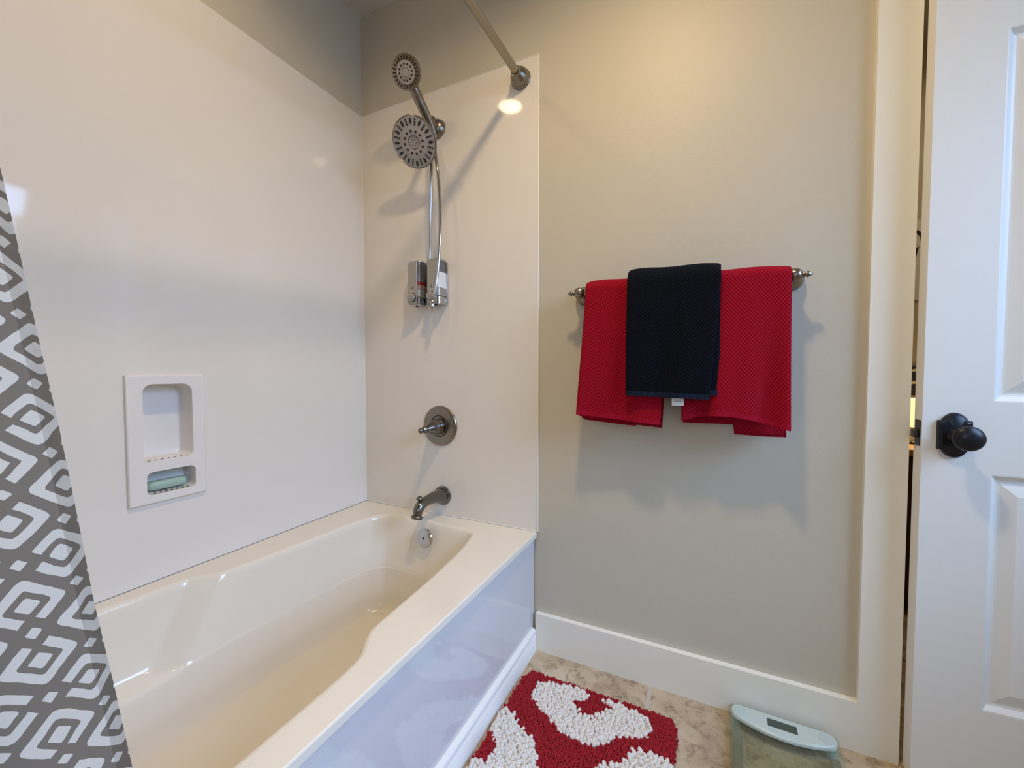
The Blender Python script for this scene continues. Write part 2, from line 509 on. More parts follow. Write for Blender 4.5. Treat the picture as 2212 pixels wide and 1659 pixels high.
# ------------------------------------------------------------ tub surround panels
e = plate([(-1.53, RIM + .0005), (-.0005, RIM + .0005), (-.0005, PTOP), (-1.53, PTOP)], [[(NY0, NZ0), (NY1, NZ0), (NY1, NZ1), (NY0, NZ1)]], lambda a, b, d: (d, a, b), 0.0, -.0045)
tag(e.build('surround_panel', M_PANEL), 'long glossy beige shower wall panel with the recessed soap niche', 'wall panel')
e = MB().box((0.0005, 0, RIM + .0005), (.7945, .0035, PTOP))
o = e.build('surround_panel', M_PANEL); tag(o, 'narrow glossy beige shower wall panel behind the shower heads and tap', 'wall panel')
MB().box((.7945, -.0012, RIM + .0005), (.7985, .0035, PTOP + .001)).build('edge_trim', M_CAULK, o, bevel=.0008)
MB().box((0.0005, -.0012, PTOP), (.7945, .0035, PTOP + .0015)).build('top_seam', M_CAULK, o)
MB().box((0.0, -.0018, RIM + .0005), (.0018, .0, PTOP)).build('corner_caulk', M_CAULK, o)
MB().box((0.002, -.0018, RIM), (.79, .0, RIM + .003)).build('bottom_caulk', M_CAULK, o)


# ------------------------------------------------------------ soap niche
def build_niche():
    e = empty('soap_niche', (0, -.717, .62)); tag(e, 'white two-compartment recessed soap niche set in the long shower wall', 'soap niche')
    oy, oz = .717, -.62
    T = lambda a, b, d: (d, a + oy, b + oz)
    up = rrect(-.772, .734, -.659, .938, (.006, .014, .022, .022))
    lo = rrect(-.768, .645, -.655, .706, (.012, .012, .014, .014))
    outer = [(-.806, .622), (-.627, .622), (-.627, .963), (-.806, .963)]
    m = plate(outer, [up, lo], T, .011, .0005, back=False)
    # chamfer ring on outside
    ring0 = [T(a, b, .0005) for a, b in outer]
    o = m.build('face_frame', M_NICHE, e, bevel=.004, seg=3)
    for nm, pts, c, dep, rb in (('upper_recess', up, (-.7155, .8375), .055, .010), ('lower_recess', lo, (-.7115, .6755), .050, .006)):
        rr = []
        for f, d in ((1, .0105), (.99, .0065), (.985, .0), (.975, -dep + rb), (.965, -dep + rb * .4), (.94, -dep + rb * .1), (.90, -dep)):
            rr.append([T(c[0] + (a - c[0]) * f, c[1] + (b - c[1]) * f, d) for a, b in pts])
        MB().rings(rr, True, False, True).build(nm, M_NICHE, e, smooth=True, angle=50)
    for nm, y0, y1, z in (('sill_ribs', -.768, -.666, .7335), ('dish_ribs', -.757, -.668, .6455)):
        m = MB(); n = 7
        for k in range(n):
            yc = y0 + (y1 - y0) * (k + .5) / n; w = (y1 - y0) / n * .46
            rr = []
            for a in range(7):
                t = a / 6; rr.append([T(yc + w * (2 * t - 1), z - .001 + .005 * sin(pi * t), d) for d in (.006, -.045)])
            m.rings(rr, closed=False)
        m.build(nm, M_NICHE, e, smooth=True, angle=60)
    return e


build_niche()
m = MB()
rr = []
N = 40
for (f, z) in ((.55, 0), (.85, .002), (1, .007), (1.0, .014), (.97, .019), (.88, .0225), (.6, .0245)):
    rr.append([(.019 * f * (abs(cos(2 * pi * k / N)) ** .6) * (1 if cos(2 * pi * k / N) > 0 else -1), .046 * (f ** .6) * (abs(sin(2 * pi * k / N)) ** .7) * (1 if sin(2 * pi * k / N) > 0 else -1), z + .002 * cos(2 * pi * k / N)) for k in range(N)])
m.rings(rr, True, True, True)
o = m.build('soap_bar', M_SOAP, smooth=True, angle=50); o.location = (-.017, -.714, .6515); o.rotation_euler = (0, radians(6), 0)
tag(o, 'pale green bar of soap lying in the lower compartment of the niche', 'soap')


# ------------------------------------------------------------ bathtub
def chaikin(pts, it=2, q=.16):
    for _ in range(it):
        out = []
        for i in range(len(pts)):
            a, b = pts[i], pts[(i + 1) % len(pts)]
            out.append((a[0] * (1 - q) + b[0] * q, a[1] * (1 - q) + b[1] * q))
            out.append((a[0] * q + b[0] * (1 - q), a[1] * q + b[1] * (1 - q)))
        pts = out
    return pts


# inner outline at the rim (A), at the arm-ledge level (L: outer edge of the ledge, B: inner edge), near floor (F)
A = [(.205, -.092), (.160, -.150), (.146, -.35), (.130, -.56), (.1175, -.642), (.114, -.654), (.072, -.705), (.0675, -.718), (.052, -.89), (.048, -1.12), (.060, -1.34), (.13, -1.42), (.38, -1.44), (.63, -1.42), (.705, -1.34), (.722, -1.12), (.722, -.97), (.720, -.80), (.714, -.730), (.680, -.678), (.668, -.655), (.662, -.58), (.650, -.42), (.625, -.22), (.597, -.112), (.560, -.098), (.47, -.088), (.35, -.080), (.25, -.082)]
L = [(.210, -.125), (.170, -.180), (.152, -.37), (.140, -.58), (.134, -.735), (.129, -.750), (.083, -.800), (.078, -.815), (.066, -.91), (.062, -1.12), (.075, -1.33), (.145, -1.40), (.38, -1.42), (.615, -1.40), (.69, -1.33), (.705, -1.12), (.703, -1.02), (.700, -.86), (.690, -.80), (.640, -.75), (.634, -.69), (.640, -.60), (.630, -.44), (.605, -.25), (.575, -.150), (.545, -.136), (.47, -.128), (.35, -.120), (.26, -.118)]
B = [(.212, -.128), (.172, -.183), (.154, -.37), (.142, -.58), (.138, -.735), (.136, -.752), (.136, -.800), (.136, -.82), (.136, -.93), (.140, -1.10), (.155, -1.27), (.205, -1.33), (.38, -1.35), (.56, -1.33), (.61, -1.27), (.625, -1.12), (.628, -1.03), (.628, -.87), (.628, -.82), (.628, -.76), (.630, -.69), (.638, -.60), (.628, -.44), (.603, -.25), (.573, -.152), (.543, -.138), (.47, -.130), (.35, -.122), (.262, -.120)]
F = [(.250, -.175), (.205, -.215), (.185, -.39), (.176, -.58), (.173, -.69), (.172, -.75), (.172, -.80), (.172, -.83), (.173, -.93), (.180, -1.08), (.195, -1.20), (.235, -1.25), (.38, -1.27), (.53, -1.25), (.57, -1.20), (.588, -1.10), (.590, -1.02), (.590, -.88), (.590, -.82), (.590, -.76), (.590, -.69), (.592, -.60), (.585, -.45), (.562, -.28), (.535, -.20), (.515, -.188), (.46, -.180), (.36, -.172), (.29, -.170)]


def build_tub():
    e = empty('bathtub', (.3975, -.765, 0)); tag(e, 'beige alcove bathtub with a wide rim and glossy front apron', 'bathtub')
    ox, oy = -.3975, .765
    CA, CL, CB, CF = [chaikin(p) for p in (A, L, B, F)]
    n = len(CA)

    def mixr(p, q, t, z):
        return [(p[i][0] * (1 - t) + q[i][0] * t + ox, p[i][1] * (1 - t) + q[i][1] * t + oy, z) for i in range(n)]

    def off(p, d, z):
        out = []
        for i in range(n):
            a, b = p[i - 1], p[(i + 1) % n]
            tx, ty = b[0] - a[0], b[1] - a[1]; l = sqrt(tx * tx + ty * ty)
            out.append((p[i][0] + ty / l * d + ox, p[i][1] - tx / l * d + oy, z))
        return out
    # outline orientation: find sign that grows outward
    sgn = 1
    test = off(CA, .01, 0); 
    if abs(test[n // 8][0] - ox - .39) < abs(CA[n // 8][0] - .39): sgn = -1
    rr = [off(CA, sgn * .012, RIM), off(CA, sgn * .007, RIM - .0008), off(CA, sgn * .003, RIM - .003), mixr(CA, CA, 0, RIM - .008), mixr(CA, CL, .12, RIM - .025)]
    zl = .222
    for k in range(1, 7):
        t = k / 6; rr.append(mixr(CA, CL, .12 + .80 * t, RIM - .025 - (RIM - .025 - zl - .014) * t))
    rr += [mixr(CL, CB, .03, zl + .006), mixr(CL, CB, .12, zl), mixr(CL, CB, .88, zl - .003), mixr(CL, CB, .97, zl - .006), mixr(CB, CF, .02, zl - .016)]
    for k in range(1, 5):
        t = k / 4; rr.append(mixr(CB, CF, .02 + .28 * t ** 1.7, zl - .016 - (zl - .016 - .125) * t))
    for k in range(1, 9):
        a = k / 8 * pi / 2
        rr.append(mixr(CB, CF, .30 + .70 * (1 - cos(a)), .125 - .057 * sin(a)))
    m = MB(); m.rings(rr, True, False, True)
    m.build('basin', M_TUB, e, smooth=True, angle=75)
    # deck
    rx0, ry0, rx1, ry1 = 0.0005, -1.534, .795, -.0005
    hole = [(x - ox, y - oy) for x, y, z in off(CA, sgn * .012, RIM)]
    tess = plate([(rx0, ry0), (rx1, ry0), (rx1, ry1), (rx0, ry1)], [hole], lambda a, b, d: (a + ox, b + oy, d), RIM, RIM - .018, back=False)
    tess.build('rim', M_TUB, e, bevel=.0035, seg=3)
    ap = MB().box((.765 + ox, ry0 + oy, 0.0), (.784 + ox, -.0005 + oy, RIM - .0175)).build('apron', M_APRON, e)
    ap['label'] = 'glossy white front apron of the tub'
    # base trim along the apron
    prof = [(.784, .0), (.7995, .0), (.7995, .050), (.797, .054), (.796, .060), (.7975, .066), (.7955, .073), (.790, .077), (.784, .078)]
    m = MB(); m.rings([[(x + ox, ry0 + oy, z) for x, z in prof], [(x + ox, -.016 + oy, z) for x, z in prof]], True, True, True)
    t = m.build('base_moulding', M_CAULK, e, smooth=True, angle=40); t['label'] = 'white moulding along the foot of the apron'
    # overflow plate on inner end wall
    ov = MB().lathe([(.034, 0), (.034, .004), (.032, .0065), (.024, .0085), (.004, .0095), (.0035, .007), (.0005, .007)], (.402 + ox, -.117 + oy, .362), (0, -1, .17), 40)
    c = ov.build('overflow_plate', M_CHROME, e, smooth=True, angle=35); c['label'] = 'round chrome overflow plate'
    MB().lathe([(.004, 0), (.004, .0012), (.002, .0016)], (.402 + ox, -.1262 + oy, .3636), (0, -1, .17), 14).build('screw', M_BLACK, c)
    return e


build_tub()

# ------------------------------------------------------------ shower valve and spout
VX = .389
e = empty('shower_valve', (VX, 0, .758)); tag(e, 'round brushed nickel shower valve with lever, above the tub spout', 'shower valve')
MB().lathe([(.0775, .0003), (.0775, .003), (.075, .0065), (.069, .009), (.062, .0095), (.042, .0105), (.0405, .0095), (.0385, .006), (.036, .0055), (.0355, .009)], (0, 0, 0), (0, -1, 0), 64).build('escutcheon', M_NICKEL, e, smooth=True, angle=30)
MB().lathe([(.031, .006), (.031, .026), (.0285, .030), (.0265, .030), (.0265, .034), (.031, .037), (.0305, .043), (.026, .055), (.019, .070), (.0130, .081), (.0095, .087)], (0, 0, 0), (0, -1, -.03), 40).build('hub', M_DNICKEL, e, smooth=True, angle=40)
MB().lathe([(.006, .083), (.011, .086), (.0145, .092), (.0145, .097), (.011, .103), (.006, .107), (.0055, .110), (.0085, .114), (.0105, .119), (.0095, .124), (.005, .129), (.0005, .132)], (0, 0, 0), (0, -1, -.03), 28).build('lever', M_DNICKEL, e, smooth=True, angle=60)

SX, SZ = .399, .487
e = empty('tub_spout', (SX, 0, SZ)); tag(e, 'brushed nickel tub spout with diverter knob, over the tub rim', 'spout')
MB().lathe([(.037, .0003), (.037, .004), (.034, .0065), (.0345, .010), (.0325, .012)], (0, 0, 0), (0, -1, 0), 40).build('flange', M_DNICKEL, e, smooth=True, angle=35)
path = catmull([(0, -.010, .001), (0, -.030, .004), (0, -.055, .0075), (0, -.085, .008), (0, -.112, .0065), (0, -.136, .001), (0, -.150, -.014), (0, -.157, -.034)], 5)
nn = len(path); rad = []
for i in range(nn):
    t = i / (nn - 1)
    rad.append(.0145 + .0155 * (1 - t) ** 2.0 + (.0035 * sin((t - .55) / .45 * pi) if t > .55 else 0))
MB().tube(path, rad, 28).build('spout_body', M_DNICKEL, e, smooth=True, angle=60)
MB().lathe([(.0185, 0), (.0215, .002), (.0225, .005), (.0215, .008), (.019, .010), (.0175, .012)], (0, -.156, -.031), (0, -.30, -1), 28).build('outlet_collar', M_DNICKEL, e, smooth=True, angle=40)
MB().lathe([(.0045, -.01), (.0045, .008), (.008, .0105), (.0125, .0145), (.0125, .0165), (.008, .021), (.0045, .024), (.0005, .0255)], (0, -.141, .012), (0, -.1, 1), 24).build('diverter_knob', M_DNICKEL, e, smooth=True, angle=60)


# ------------------------------------------------------------ shower heads
def spray_face(m, m2, center, nrm, R, big):
    n = Vector(nrm).normalized(); e1 = n.cross(Vector((0, 0, 1))).normalized(); e2 = e1.cross(n).normalized()

    def dot(r, a, rx, ry, rot=0):
        c = Vector(center) + (e1 * cos(a) + e2 * sin(a)) * r + n * .0006
        er = e1 * cos(a) + e2 * sin(a); et = -e1 * sin(a) + e2 * cos(a); k = 12
        r0 = [c + er * (rx * cos(2 * pi * j / k)) + et * (ry * sin(2 * pi * j / k)) for j in range(k)]
        m2.rings([r0, [p + n * .0012 for p in r0]], True, False, True)
    N = 12
    for j in range(N):
        a = 2 * pi * j / N + .13
        dot(R * .78, a, R * .115, R * .052)
        a2 = a + pi / N
        if big:
            for q in (.66, .755, .85): dot(R * q, a2, R * .038, R * .038)
        else:
            for q in (.70, .84): dot(R * q, a2, R * .055, R * .055)
    for j in range(12):
        a = 2 * pi * j / 12
        dot(R * (.42 if big else .44), a, R * (.052 if big else .06), R * (.052 if big else .06))
    for j in range(14): dot(R * (.24 if big else .25), 2 * pi * j / 14 + .2, R * (.024 if big else .03), R * (.024 if big else .03))
    if big:
        for j in range(6): dot(R * .12, 2 * pi * j / 6 + .2, R * .018, R * .018)


HX = .385
e = empty('shower_head_set', (HX, 0, 1.885)); tag(e, 'brushed nickel double shower head on the end wall with hanging hose', 'shower head')
O = Vector((HX, 0, 1.885))
MB().lathe([(.036, .0003), (.036, .003), (.0345, .010), (.030, .019), (.022, .026), (.014, .029), (.011, .030)], (0, 0, 0), (0, -1, 0), 40).build('wall_flange', M_NICKEL, e, smooth=True, angle=50)
MB().tube([(0, -.02, 0), (0, -.040, .004)], .0105, 16).build('arm', M_NICKEL, e, smooth=True)
# bracket / diverter body
MB().lathe([(.010, -.022), (.0145, -.019), (.0155, 0), (.0145, .017), (.011, .021)], (0, -.038, .004), (.05, -.25, -1), 24).build('diverter', M_NICKEL, e, smooth=True, angle=40)
bc = Vector((HX, -.140, 1.769)); nb = Vector((.10, -.80, -.54)).normalized(); RB = .083
pb = bc - O
m = MB(); m.tube([(0, -.050, -.006), (0, -.066, -.028), (0, -.082, -.062), pb - nb * .034], [.011, .0115, .012, .013], 16)
m.build('ball_joint', M_NICKEL, e, smooth=True)
h1 = MB().lathe([(.013, -.036), (.020, -.032), (.032, -.026), (.055, -.018), (RB * .96, -.011), (RB, -.006), (RB, -.001), (RB * .965, .0012), (RB * .955, .0)], pb, nb, 64).build('rain_head', M_NICKEL, e, smooth=True, angle=40)
f1 = MB().lathe([(RB * .955, -.002), (RB * .953, .0004), (RB * .55, .0008), (RB * .52, .0016), (RB * .30, .0016), (RB * .28, .0008), (.0005, .0010)], pb, nb, 64).build('spray_face', M_FACE, h1, smooth=True, angle=30)
m2 = MB(); spray_face(None, m2, pb + nb * .0003, nb, RB, True); m2.build('nozzles', M_BLACK, h1)
# hand shower
hc = Vector((HX, -.180, 1.983)); nh = Vector((.14, -.86, -.46)).normalized(); RH = .053
ph = hc - O
h2 = MB().lathe([(.016, -.028), (.030, -.024), (.044, -.017), (RH * .97, -.010), (RH, -.005), (RH * .99, 0), (RH * .93, .001)], ph, nh, 48).build('hand_shower', M_NICKEL, e, smooth=True, angle=40)
f2 = MB().lathe([(RH * .93, -.002), (RH * .925, .0008), (RH * .35, .0012), (RH * .33, .0024), (.0005, .0024)], ph, nh, 48).build('spray_face', M_FACE, h2, smooth=True, angle=30)
m2 = MB(); spray_face(None, m2, ph + nh * .0008, nh, RH, False); m2.build('nozzles', M_BLACK, h2)
hp = catmull([ph - nh * .024 + Vector((0, .0, .002)), (0, -.137, .070), (0, -.114, .050), (0.001, -.090, .028), (0.002, -.062, .004), (0.003, -.040, -.020), (.004, -.030, -.036)], 5)
nhp = len(hp)
MB().tube(hp, [.0115 + .006 * sin(pi * min(1, .25 + .65 * i / nhp)) - .003 * (i / nhp) ** 3 for i in range(nhp)], 18).build('handle', M_NICKEL, e, smooth=True)
MB().lathe([(.012, 0), (.0125, .008), (.0095, .012), (.0085, .024), (.006, .028)], (0.004, -.031, -.032), (.02, .1, -1), 20).build('hose_nut', M_CHROME, e, smooth=True, angle=35)


def hose(pts, name):
    p = catmull([Vector(q) - O for q in pts], 40)
    L_ = 0; rad = []
    for i, q in enumerate(p):
        rad.append(.0062 + (.0007 if i % 2 else -.0004))
    return MB().tube(p, rad, 10).build(name, M_CHROME, e, smooth=True, angle=80)


hose([(.389, -.031, 1.838), (.405, -.050, 1.79), (.437, -.080, 1.72), (.450, -.082, 1.60), (.4525, -.084, 1.48), (.448, -.088, 1.36), (.438, -.092, 1.27), (.424, -.090, 1.222), (.402, -.070, 1.204), (.372, -.038, 1.210),
      (.3565, -.024, 1.250), (.3565, -.022, 1.32), (.362, -.024, 1.42), (.385, -.050, 1.56), (.405, -.066, 1.72), (.392, -.045, 1.84), (.386, -.030, 1.868)], 'hose')


# ------------------------------------------------------------ soap dispensers
e = empty('soap_dispenser', (.34, 0, 1.22)); tag(e, 'twin chrome wall dispenser with push buttons behind the shower hose', 'soap dispenser')
MB().box((-.064, -.010, .004), (.090, -.0003, .162)).build('back_plate', M_CHROME, e, bevel=.003)
for k, (x0, x1, liq, lm) in enumerate(((-.054, -.003, .078, M_REDLIQ), (.035, .086, .100, M_WHLIQ))):
    w = x1 - x0
    # chamber with rounded front
    def sec(grow=0.0, d=.058):
        pts = [(x0 - grow, -.010), (x0 - grow, -d * .55)]
        for j in range(7):
            a = pi + pi / 2 * j / 6
            pts.append((x0 + .012 + (.012 + grow) * cos(a), -d + .012 + (.012 + grow) * sin(a)))
        for j in range(7):
            a = 1.5 * pi + pi / 2 * j / 6
            pts.append((x1 - .012 + (.012 + grow) * cos(a), -d + .012 + (.012 + grow) * sin(a)))
        pts += [(x1 + grow, -.010)]
        return pts
    def col(za, zb, g, d=.058): return MB().rings([[(x, y, za) for x, y in sec(g, d)], [(x, y, zb) for x, y in sec(g, d)]], True, True, True)
    ch = col(.060, .160, 0).build('chamber', M_PLGLASS, e, bevel=.0015)
    col(.0602, (.088 if k == 0 else .118), .0006).build('liquid', lm, ch)
    if k == 0: col(.0603, .076, .001).build('liquid_layer', M_PINK, ch)
    col(.160, .168, .0010).build('lid', M_CHROME, e, bevel=.003)
    lower = col(.030, .060, .0012).build('pump_body', M_SATIN, e, bevel=.002)
    col(.0, .0305, -.001, .055).build('pump_base', M_CHROME, e, bevel=.002)
    # flat front cover strip
    fx0, fx1 = x0 + .002, x1 - .008
    MB().box((fx0, -.0625, .002), (fx1, -.056, .162)).build('front_cover', M_SATIN, e, bevel=.002)
    xc = (fx0 + fx1) / 2
    MB().lathe([(.0175, 0), (.0175, .0012)], (xc, -.0622, .028), (0, -1, 0), 28).build('button_ring', M_BLACK, e)
    b = MB().lathe([(.0160, 0), (.0160, .009), (.0145, .011), (.0140, .0150), (.012, .0165), (.0005, .017)], (xc, -.062, .028), (0, -1, 0), 28).build('push_button', M_SATIN, e, smooth=True, angle=35)
    MB().box((xc - .001, -.0634, .060), (xc + .001, -.0622, .070)).build('refill_mark', M_BLACK, e)
    MB().box((xc - .011, -.0634, .0505), (xc + .011, -.0622, .0545)).build('name_strip', simple('pale_label', (.62, .60, .56), .4), e, bevel=.0005)
    MB().tube([(xc, -.035, .002), (xc, -.035, -.003)], [.006, .004], 12).build('nozzle', M_BLACK, e, smooth=True)

# ------------------------------------------------------------ curtain rod and curtain
RX, RZ = .733, 1.966
e = empty('shower_curtain_rod', (RX, 0, RZ)); tag(e, 'straight brushed nickel shower curtain rod reaching out from the end wall', 'curtain rod')
MB().tube([(0, -.020, 0), (0, -1.532, 0)], .0125, 24).build('rod', M_ROD, e, smooth=True)
fl_ = [(.035, .0003), (.035, .004), (.033, .006), (.0345, .008), (.0335, .012), (.031, .014), (.032, .017), (.031, .022), (.027, .030), (.0215, .038), (.018, .044), (.0165, .050), (.0145, .050), (.0140, .046)]
MB().lathe(fl_, (0, 0, 0), (0, -1, 0), 40).build('end_flange', M_NICKEL, e, smooth=True, angle=35)
MB().lathe(fl_, (0, -1.534, 0), (0, 1, 0), 40).build('end_flange', M_NICKEL, e, smooth=True, angle=35)


def hem_y(z):
    P = [(0.06, -1.060), (.566, -1.114), (.655, -1.1235), (.754, -1.136), (.933, -1.153), (1.084, -1.170), (1.15, -1.178), (1.5, -1.222), (1.96, -1.285)]
    for i in range(len(P) - 1):
        if z <= P[i + 1][0]:
            t = (z - P[i][0]) / (P[i + 1][0] - P[i][0]); return P[i][1] + (P[i + 1][1] - P[i][1]) * t
    return P[-1][1]


def build_curtain():
    e = empty('shower_curtain', (RX, -1.40, RZ)); tag(e, 'grey shower curtain with white trellis diamonds gathered beside the tub', 'shower curtain')
    ns, nz = 240, 120
    zt, zb = 1.945, .10
    v, f, uv = [], [], []
    S = .95
    for j in range(nz + 1):
        z = zt + (zb - zt) * j / nz
        hy = hem_y(z); avail = 1.515 + hy
        for i in range(ns + 1):
            s = S * i / ns
            # first 9 cm hang flat, the rest is gathered in folds
            flat = .085
            if s < flat: yy = hy - s
            else: yy = hy - flat - (s - flat) / (S - flat) * (avail - flat)
            x = RX + (1.98 - z) * .0535
            amp = min(1, max(0, (s - .02) / .12))
            x += .014 * amp * sin((s - .02) / .115 * 2 * pi) * (.6 + .4 * (1.98 - z) / 1.8)
            x += .0015 * sin(z * 17 + s * 20)
            if s < .0125: x -= .006 * ((.0125 - s) / .0125)
            v.append((x - RX, yy + 1.40, z - RZ)); uv.append((-s, 1.98 - z))
    for j in range(nz):
        for i in range(ns):
            a = j * (ns + 1) + i
            f.append((a, a + 1, a + ns + 2, a + ns + 1))
    me = bpy.data.meshes.new('cloth'); me.from_pydata(v, [], f)
    ul = me.uv_layers.new(name='UVMap')
    for lo in me.loops: ul.data[lo.index].uv = uv[lo.vertex_index]
    me.materials.append(M_CURTAIN); me.shade_smooth()
    o = bpy.data.objects.new('cloth', me); COL.objects.link(o); o.parent = e
    for k in range(6):
        y = -1.315 - .036 * k
        mm = MB(); cc = Vector((0, y + 1.40, -.012))
        mm.tube([cc + Vector((.024 * cos(a), .002 * sin(a * 2), .024 * sin(a))) for a in [2 * pi * q / 20 for q in range(21)]], .002, 8)
        mm.build('curtain_ring', M_CHROME, e, smooth=True)


build_curtain()

# ------------------------------------------------------------ towel bar
TBY, TBZ = -.070, 1.2125
e = empty('towel_bar', (1.24, 0, TBZ)); tag(e, 'brushed nickel towel bar with pointed finials on the wall by the door', 'towel bar')
MB().tube([(-.278, TBY, 0), (.278, TBY, 0)], .0085, 20).build('bar', M_NICKEL, e, smooth=True)
for s_ in (-1, 1):
    x = s_ * .278
    MB().lathe([(.030, .0003), (.030, .003), (.029, .010), (.025, .020), (.0175, .029), (.011, .035), (.0085, .045), (.009, .055)], (x, 0, .001), (0, -1, 0), 32).build('post', M_NICKEL, e, smooth=True, angle=50)
    MB().lathe([(.006, -.018), (.012, -.014), (.0155, -.007), (.0165, 0), (.0155, .007), (.0115, .0125), (.0062, .0145), (.0058, .0155), (.0078, .018), (.0050, .0205), (.0048, .0215), (.0078, .0245), (.0080, .0265), (.0055, .031), (.0022, .0355), (.0004, .038)], (x, TBY, 0), (s_, 0, 0), 28).build('finial', M_NICKEL, e, smooth=True, angle=70)


def towel(name, label, mat, hemmat, topx, botx, r, zf, zb, phase, seedk, layers, waves, hem_h=.012):
    """cloth folded over the bar; topx/botx = x range at the bar and at the bottom; zf/zb = functions u->z of front and back edges"""
    e = empty(name, ((topx[0] + topx[1]) / 2, TBY, TBZ)); tag(e, label, 'towel', 'towels on the towel bar')
    EX, EY, EZ = e.location
    nu = 90
    for li, (du0, du1, dr, dz) in enumerate(layers):
        rr_ = r - dr
        V, Fc, UV = [], [], []
        rows = []
        nf, na = 70, 14
        for i in range(nf + 1): rows.append(('b', i / nf))
        for i in range(1, na): rows.append(('a', i / na))
        for i in range(nf + 1): rows.append(('f', i / nf))
        def P(kind, t, u):
            qq = 0 if kind == 'a' else (t if kind == 'f' else 1 - t)
            uu = u * (1 - qq) + (du0 + u * (1 - du0 - du1)) * qq
            if li: uu = .012 + uu * .976
            xt = topx[0] + (topx[1] - topx[0]) * uu
            xb = botx[0] + (botx[1] - botx[0]) * uu
            top = TBZ + .002 * sin(uu * 9 + phase)
            edge_round = .0045 * (exp(-u / .02) + exp(-(1 - u) / .02))
            if kind == 'a':
                a = pi * t
                rr2 = rr_ - edge_round * .6
                sag = .0035 * sin(uu * pi * 1.1 + phase)
                return (xt, TBY + rr2 * cos(a), top + rr2 * sin(a) + sag * sin(a)), (uu * (topx[1] - topx[0]), (a - pi / 2) * rr_)
            zend = (zf(uu) if kind == 'f' else zb(uu)) + dz
            q = t if kind == 'f' else 1 - t
            z = top + (zend - top) * q
            x = xt + (xb - xt) * q ** 1.15
            L_ = (top - zend) * q
            w = 0
            for (amp, fr, ph) in waves: w += amp * sin(fr * uu * 2 * pi + ph + q * 1.1) * min(1, q * 1.3) ** 1.2
            if kind == 'f': y = TBY - rr_ + edge_round - w - .006 * q
            else: y = min(TBY + rr_ - edge_round * .4 + w * .45 - .0 * q, -.006)
            return (x, y, z), (uu * (topx[1] - topx[0]), (L_ + pi / 2 * rr_) * (1 if kind == 'f' else -1))
        for kind, t in rows:
            for i in range(nu + 1):
                p, q = P(kind, t, i / nu)
                V.append((p[0] - EX, p[1] - EY, p[2] - EZ)); UV.append(q)
        for j in range(len(rows) - 1):
            for i in range(nu):
                a = j * (nu + 1) + i; Fc.append((a, a + 1, a + nu + 2, a + nu + 1))
        me = bpy.data.meshes.new('cloth'); me.from_pydata(V, [], Fc)
        ul = me.uv_layers.new(name='UVMap')
        for lo in me.loops: ul.data[lo.index].uv = UV[lo.vertex_index]
        me.materials.append(mat); me.shade_smooth()
        o = bpy.data.objects.new('cloth' if li == 0 else 'inner_fold', me); COL.objects.link(o); o.parent = e
        sd = o.modifiers.new('s', 'SOLIDIFY'); sd.thickness = .006; sd.offset = 0; sd.use_even_offset = False
        # hems
        for kind in (('f', 'b') if li == 0 else ('f',)):
            m = MB(); ra, rb, rc, rd = [], [], [], []
            for i in range(nu + 1):
                (x, y, z), _ = P(kind, 1.0 if kind == 'f' else 0.0, i / nu)
                pu = .0006 * sin(i * 1.9) + .0006 * sin(i * .83 + seedk)
                ra.append((x - EX, y - EY - .0042 - pu, z - EZ + hem_h)); rb.append((x - EX, y - EY - .0048 - pu, z - EZ - .0015))
                rc.append((x - EX, y - EY + .0042 + pu, z - EZ - .0015)); rd.append((x - EX, y - EY + .0040 + pu, z - EZ + hem_h))
            m.rings([ra, rb, rc, rd, ra], closed=False)
            m.add([ra[0], rb[0], rc[0], rd[0]], [(0, 1, 2, 3)]); m.add([ra[-1], rb[-1], rc[-1], rd[-1]], [(3, 2, 1, 0)])
            m.build('hem', hemmat, e, smooth=True, angle=50)
    return e


towel('towel', 'red waffle-weave towel hanging left of the navy towel', M_RED, M_REDHEM, (.990, 1.222), (.967, 1.205), .026,
      lambda u: .842 - .018 * u, lambda u: .824 - .016 * u, .2, 1.0,
      [(0, 0, 0, 0), (.02, .30, .008, -.004)], [(.007, 1.1, .4), (.0025, 2.6, 1.0)])
towel('towel', 'red waffle-weave towel hanging right of the navy towel, nearest the door', M_RED, M_REDHEM, (1.255, 1.506), (1.262, 1.510), .026,
      lambda u: .838 + .030 * sin(u * pi) * (1 - u * .5) - .012 * u, lambda u: .802 if u > .52 else .828, 1.3, 2.0,
      [(0, 0, 0, 0), (.05, .02, .008, .004)], [(.0095, 1.5, 2.6), (.0035, 3.1, .4)])
nt_ = towel('towel', 'navy blue waffle-weave hand towel folded over the middle of the bar', M_NAVY, M_NAVYHEM, (1.116, 1.350), (1.115, 1.328), .047,
            lambda u: .905 - .006 * u, lambda u: .895, .6, 3.0,
            [(0, 0, 0, 0), (.02, -.115, .011, .012)], [(.004, 1.2, 1.4), (.0025, 2.3, 3.6)])
m = MB().box((-.015, -.0006, -.020), (.015, .0006, .012)); o = m.build('care_tag', M_TAG, nt_, bevel=.0003)
o.location = (1.252 - nt_.location[0], -.1165 - TBY, .899 - TBZ)
o['label'] = 'small white sewn-in tag'
m = MB()
for a, b in ((-.009, -.004), (-.002, .002), (.004, .009)): m.box((a, -.0009, -.010), (b, -.0006, -.007))
m.build('tag_print', M_TAGINK, o)

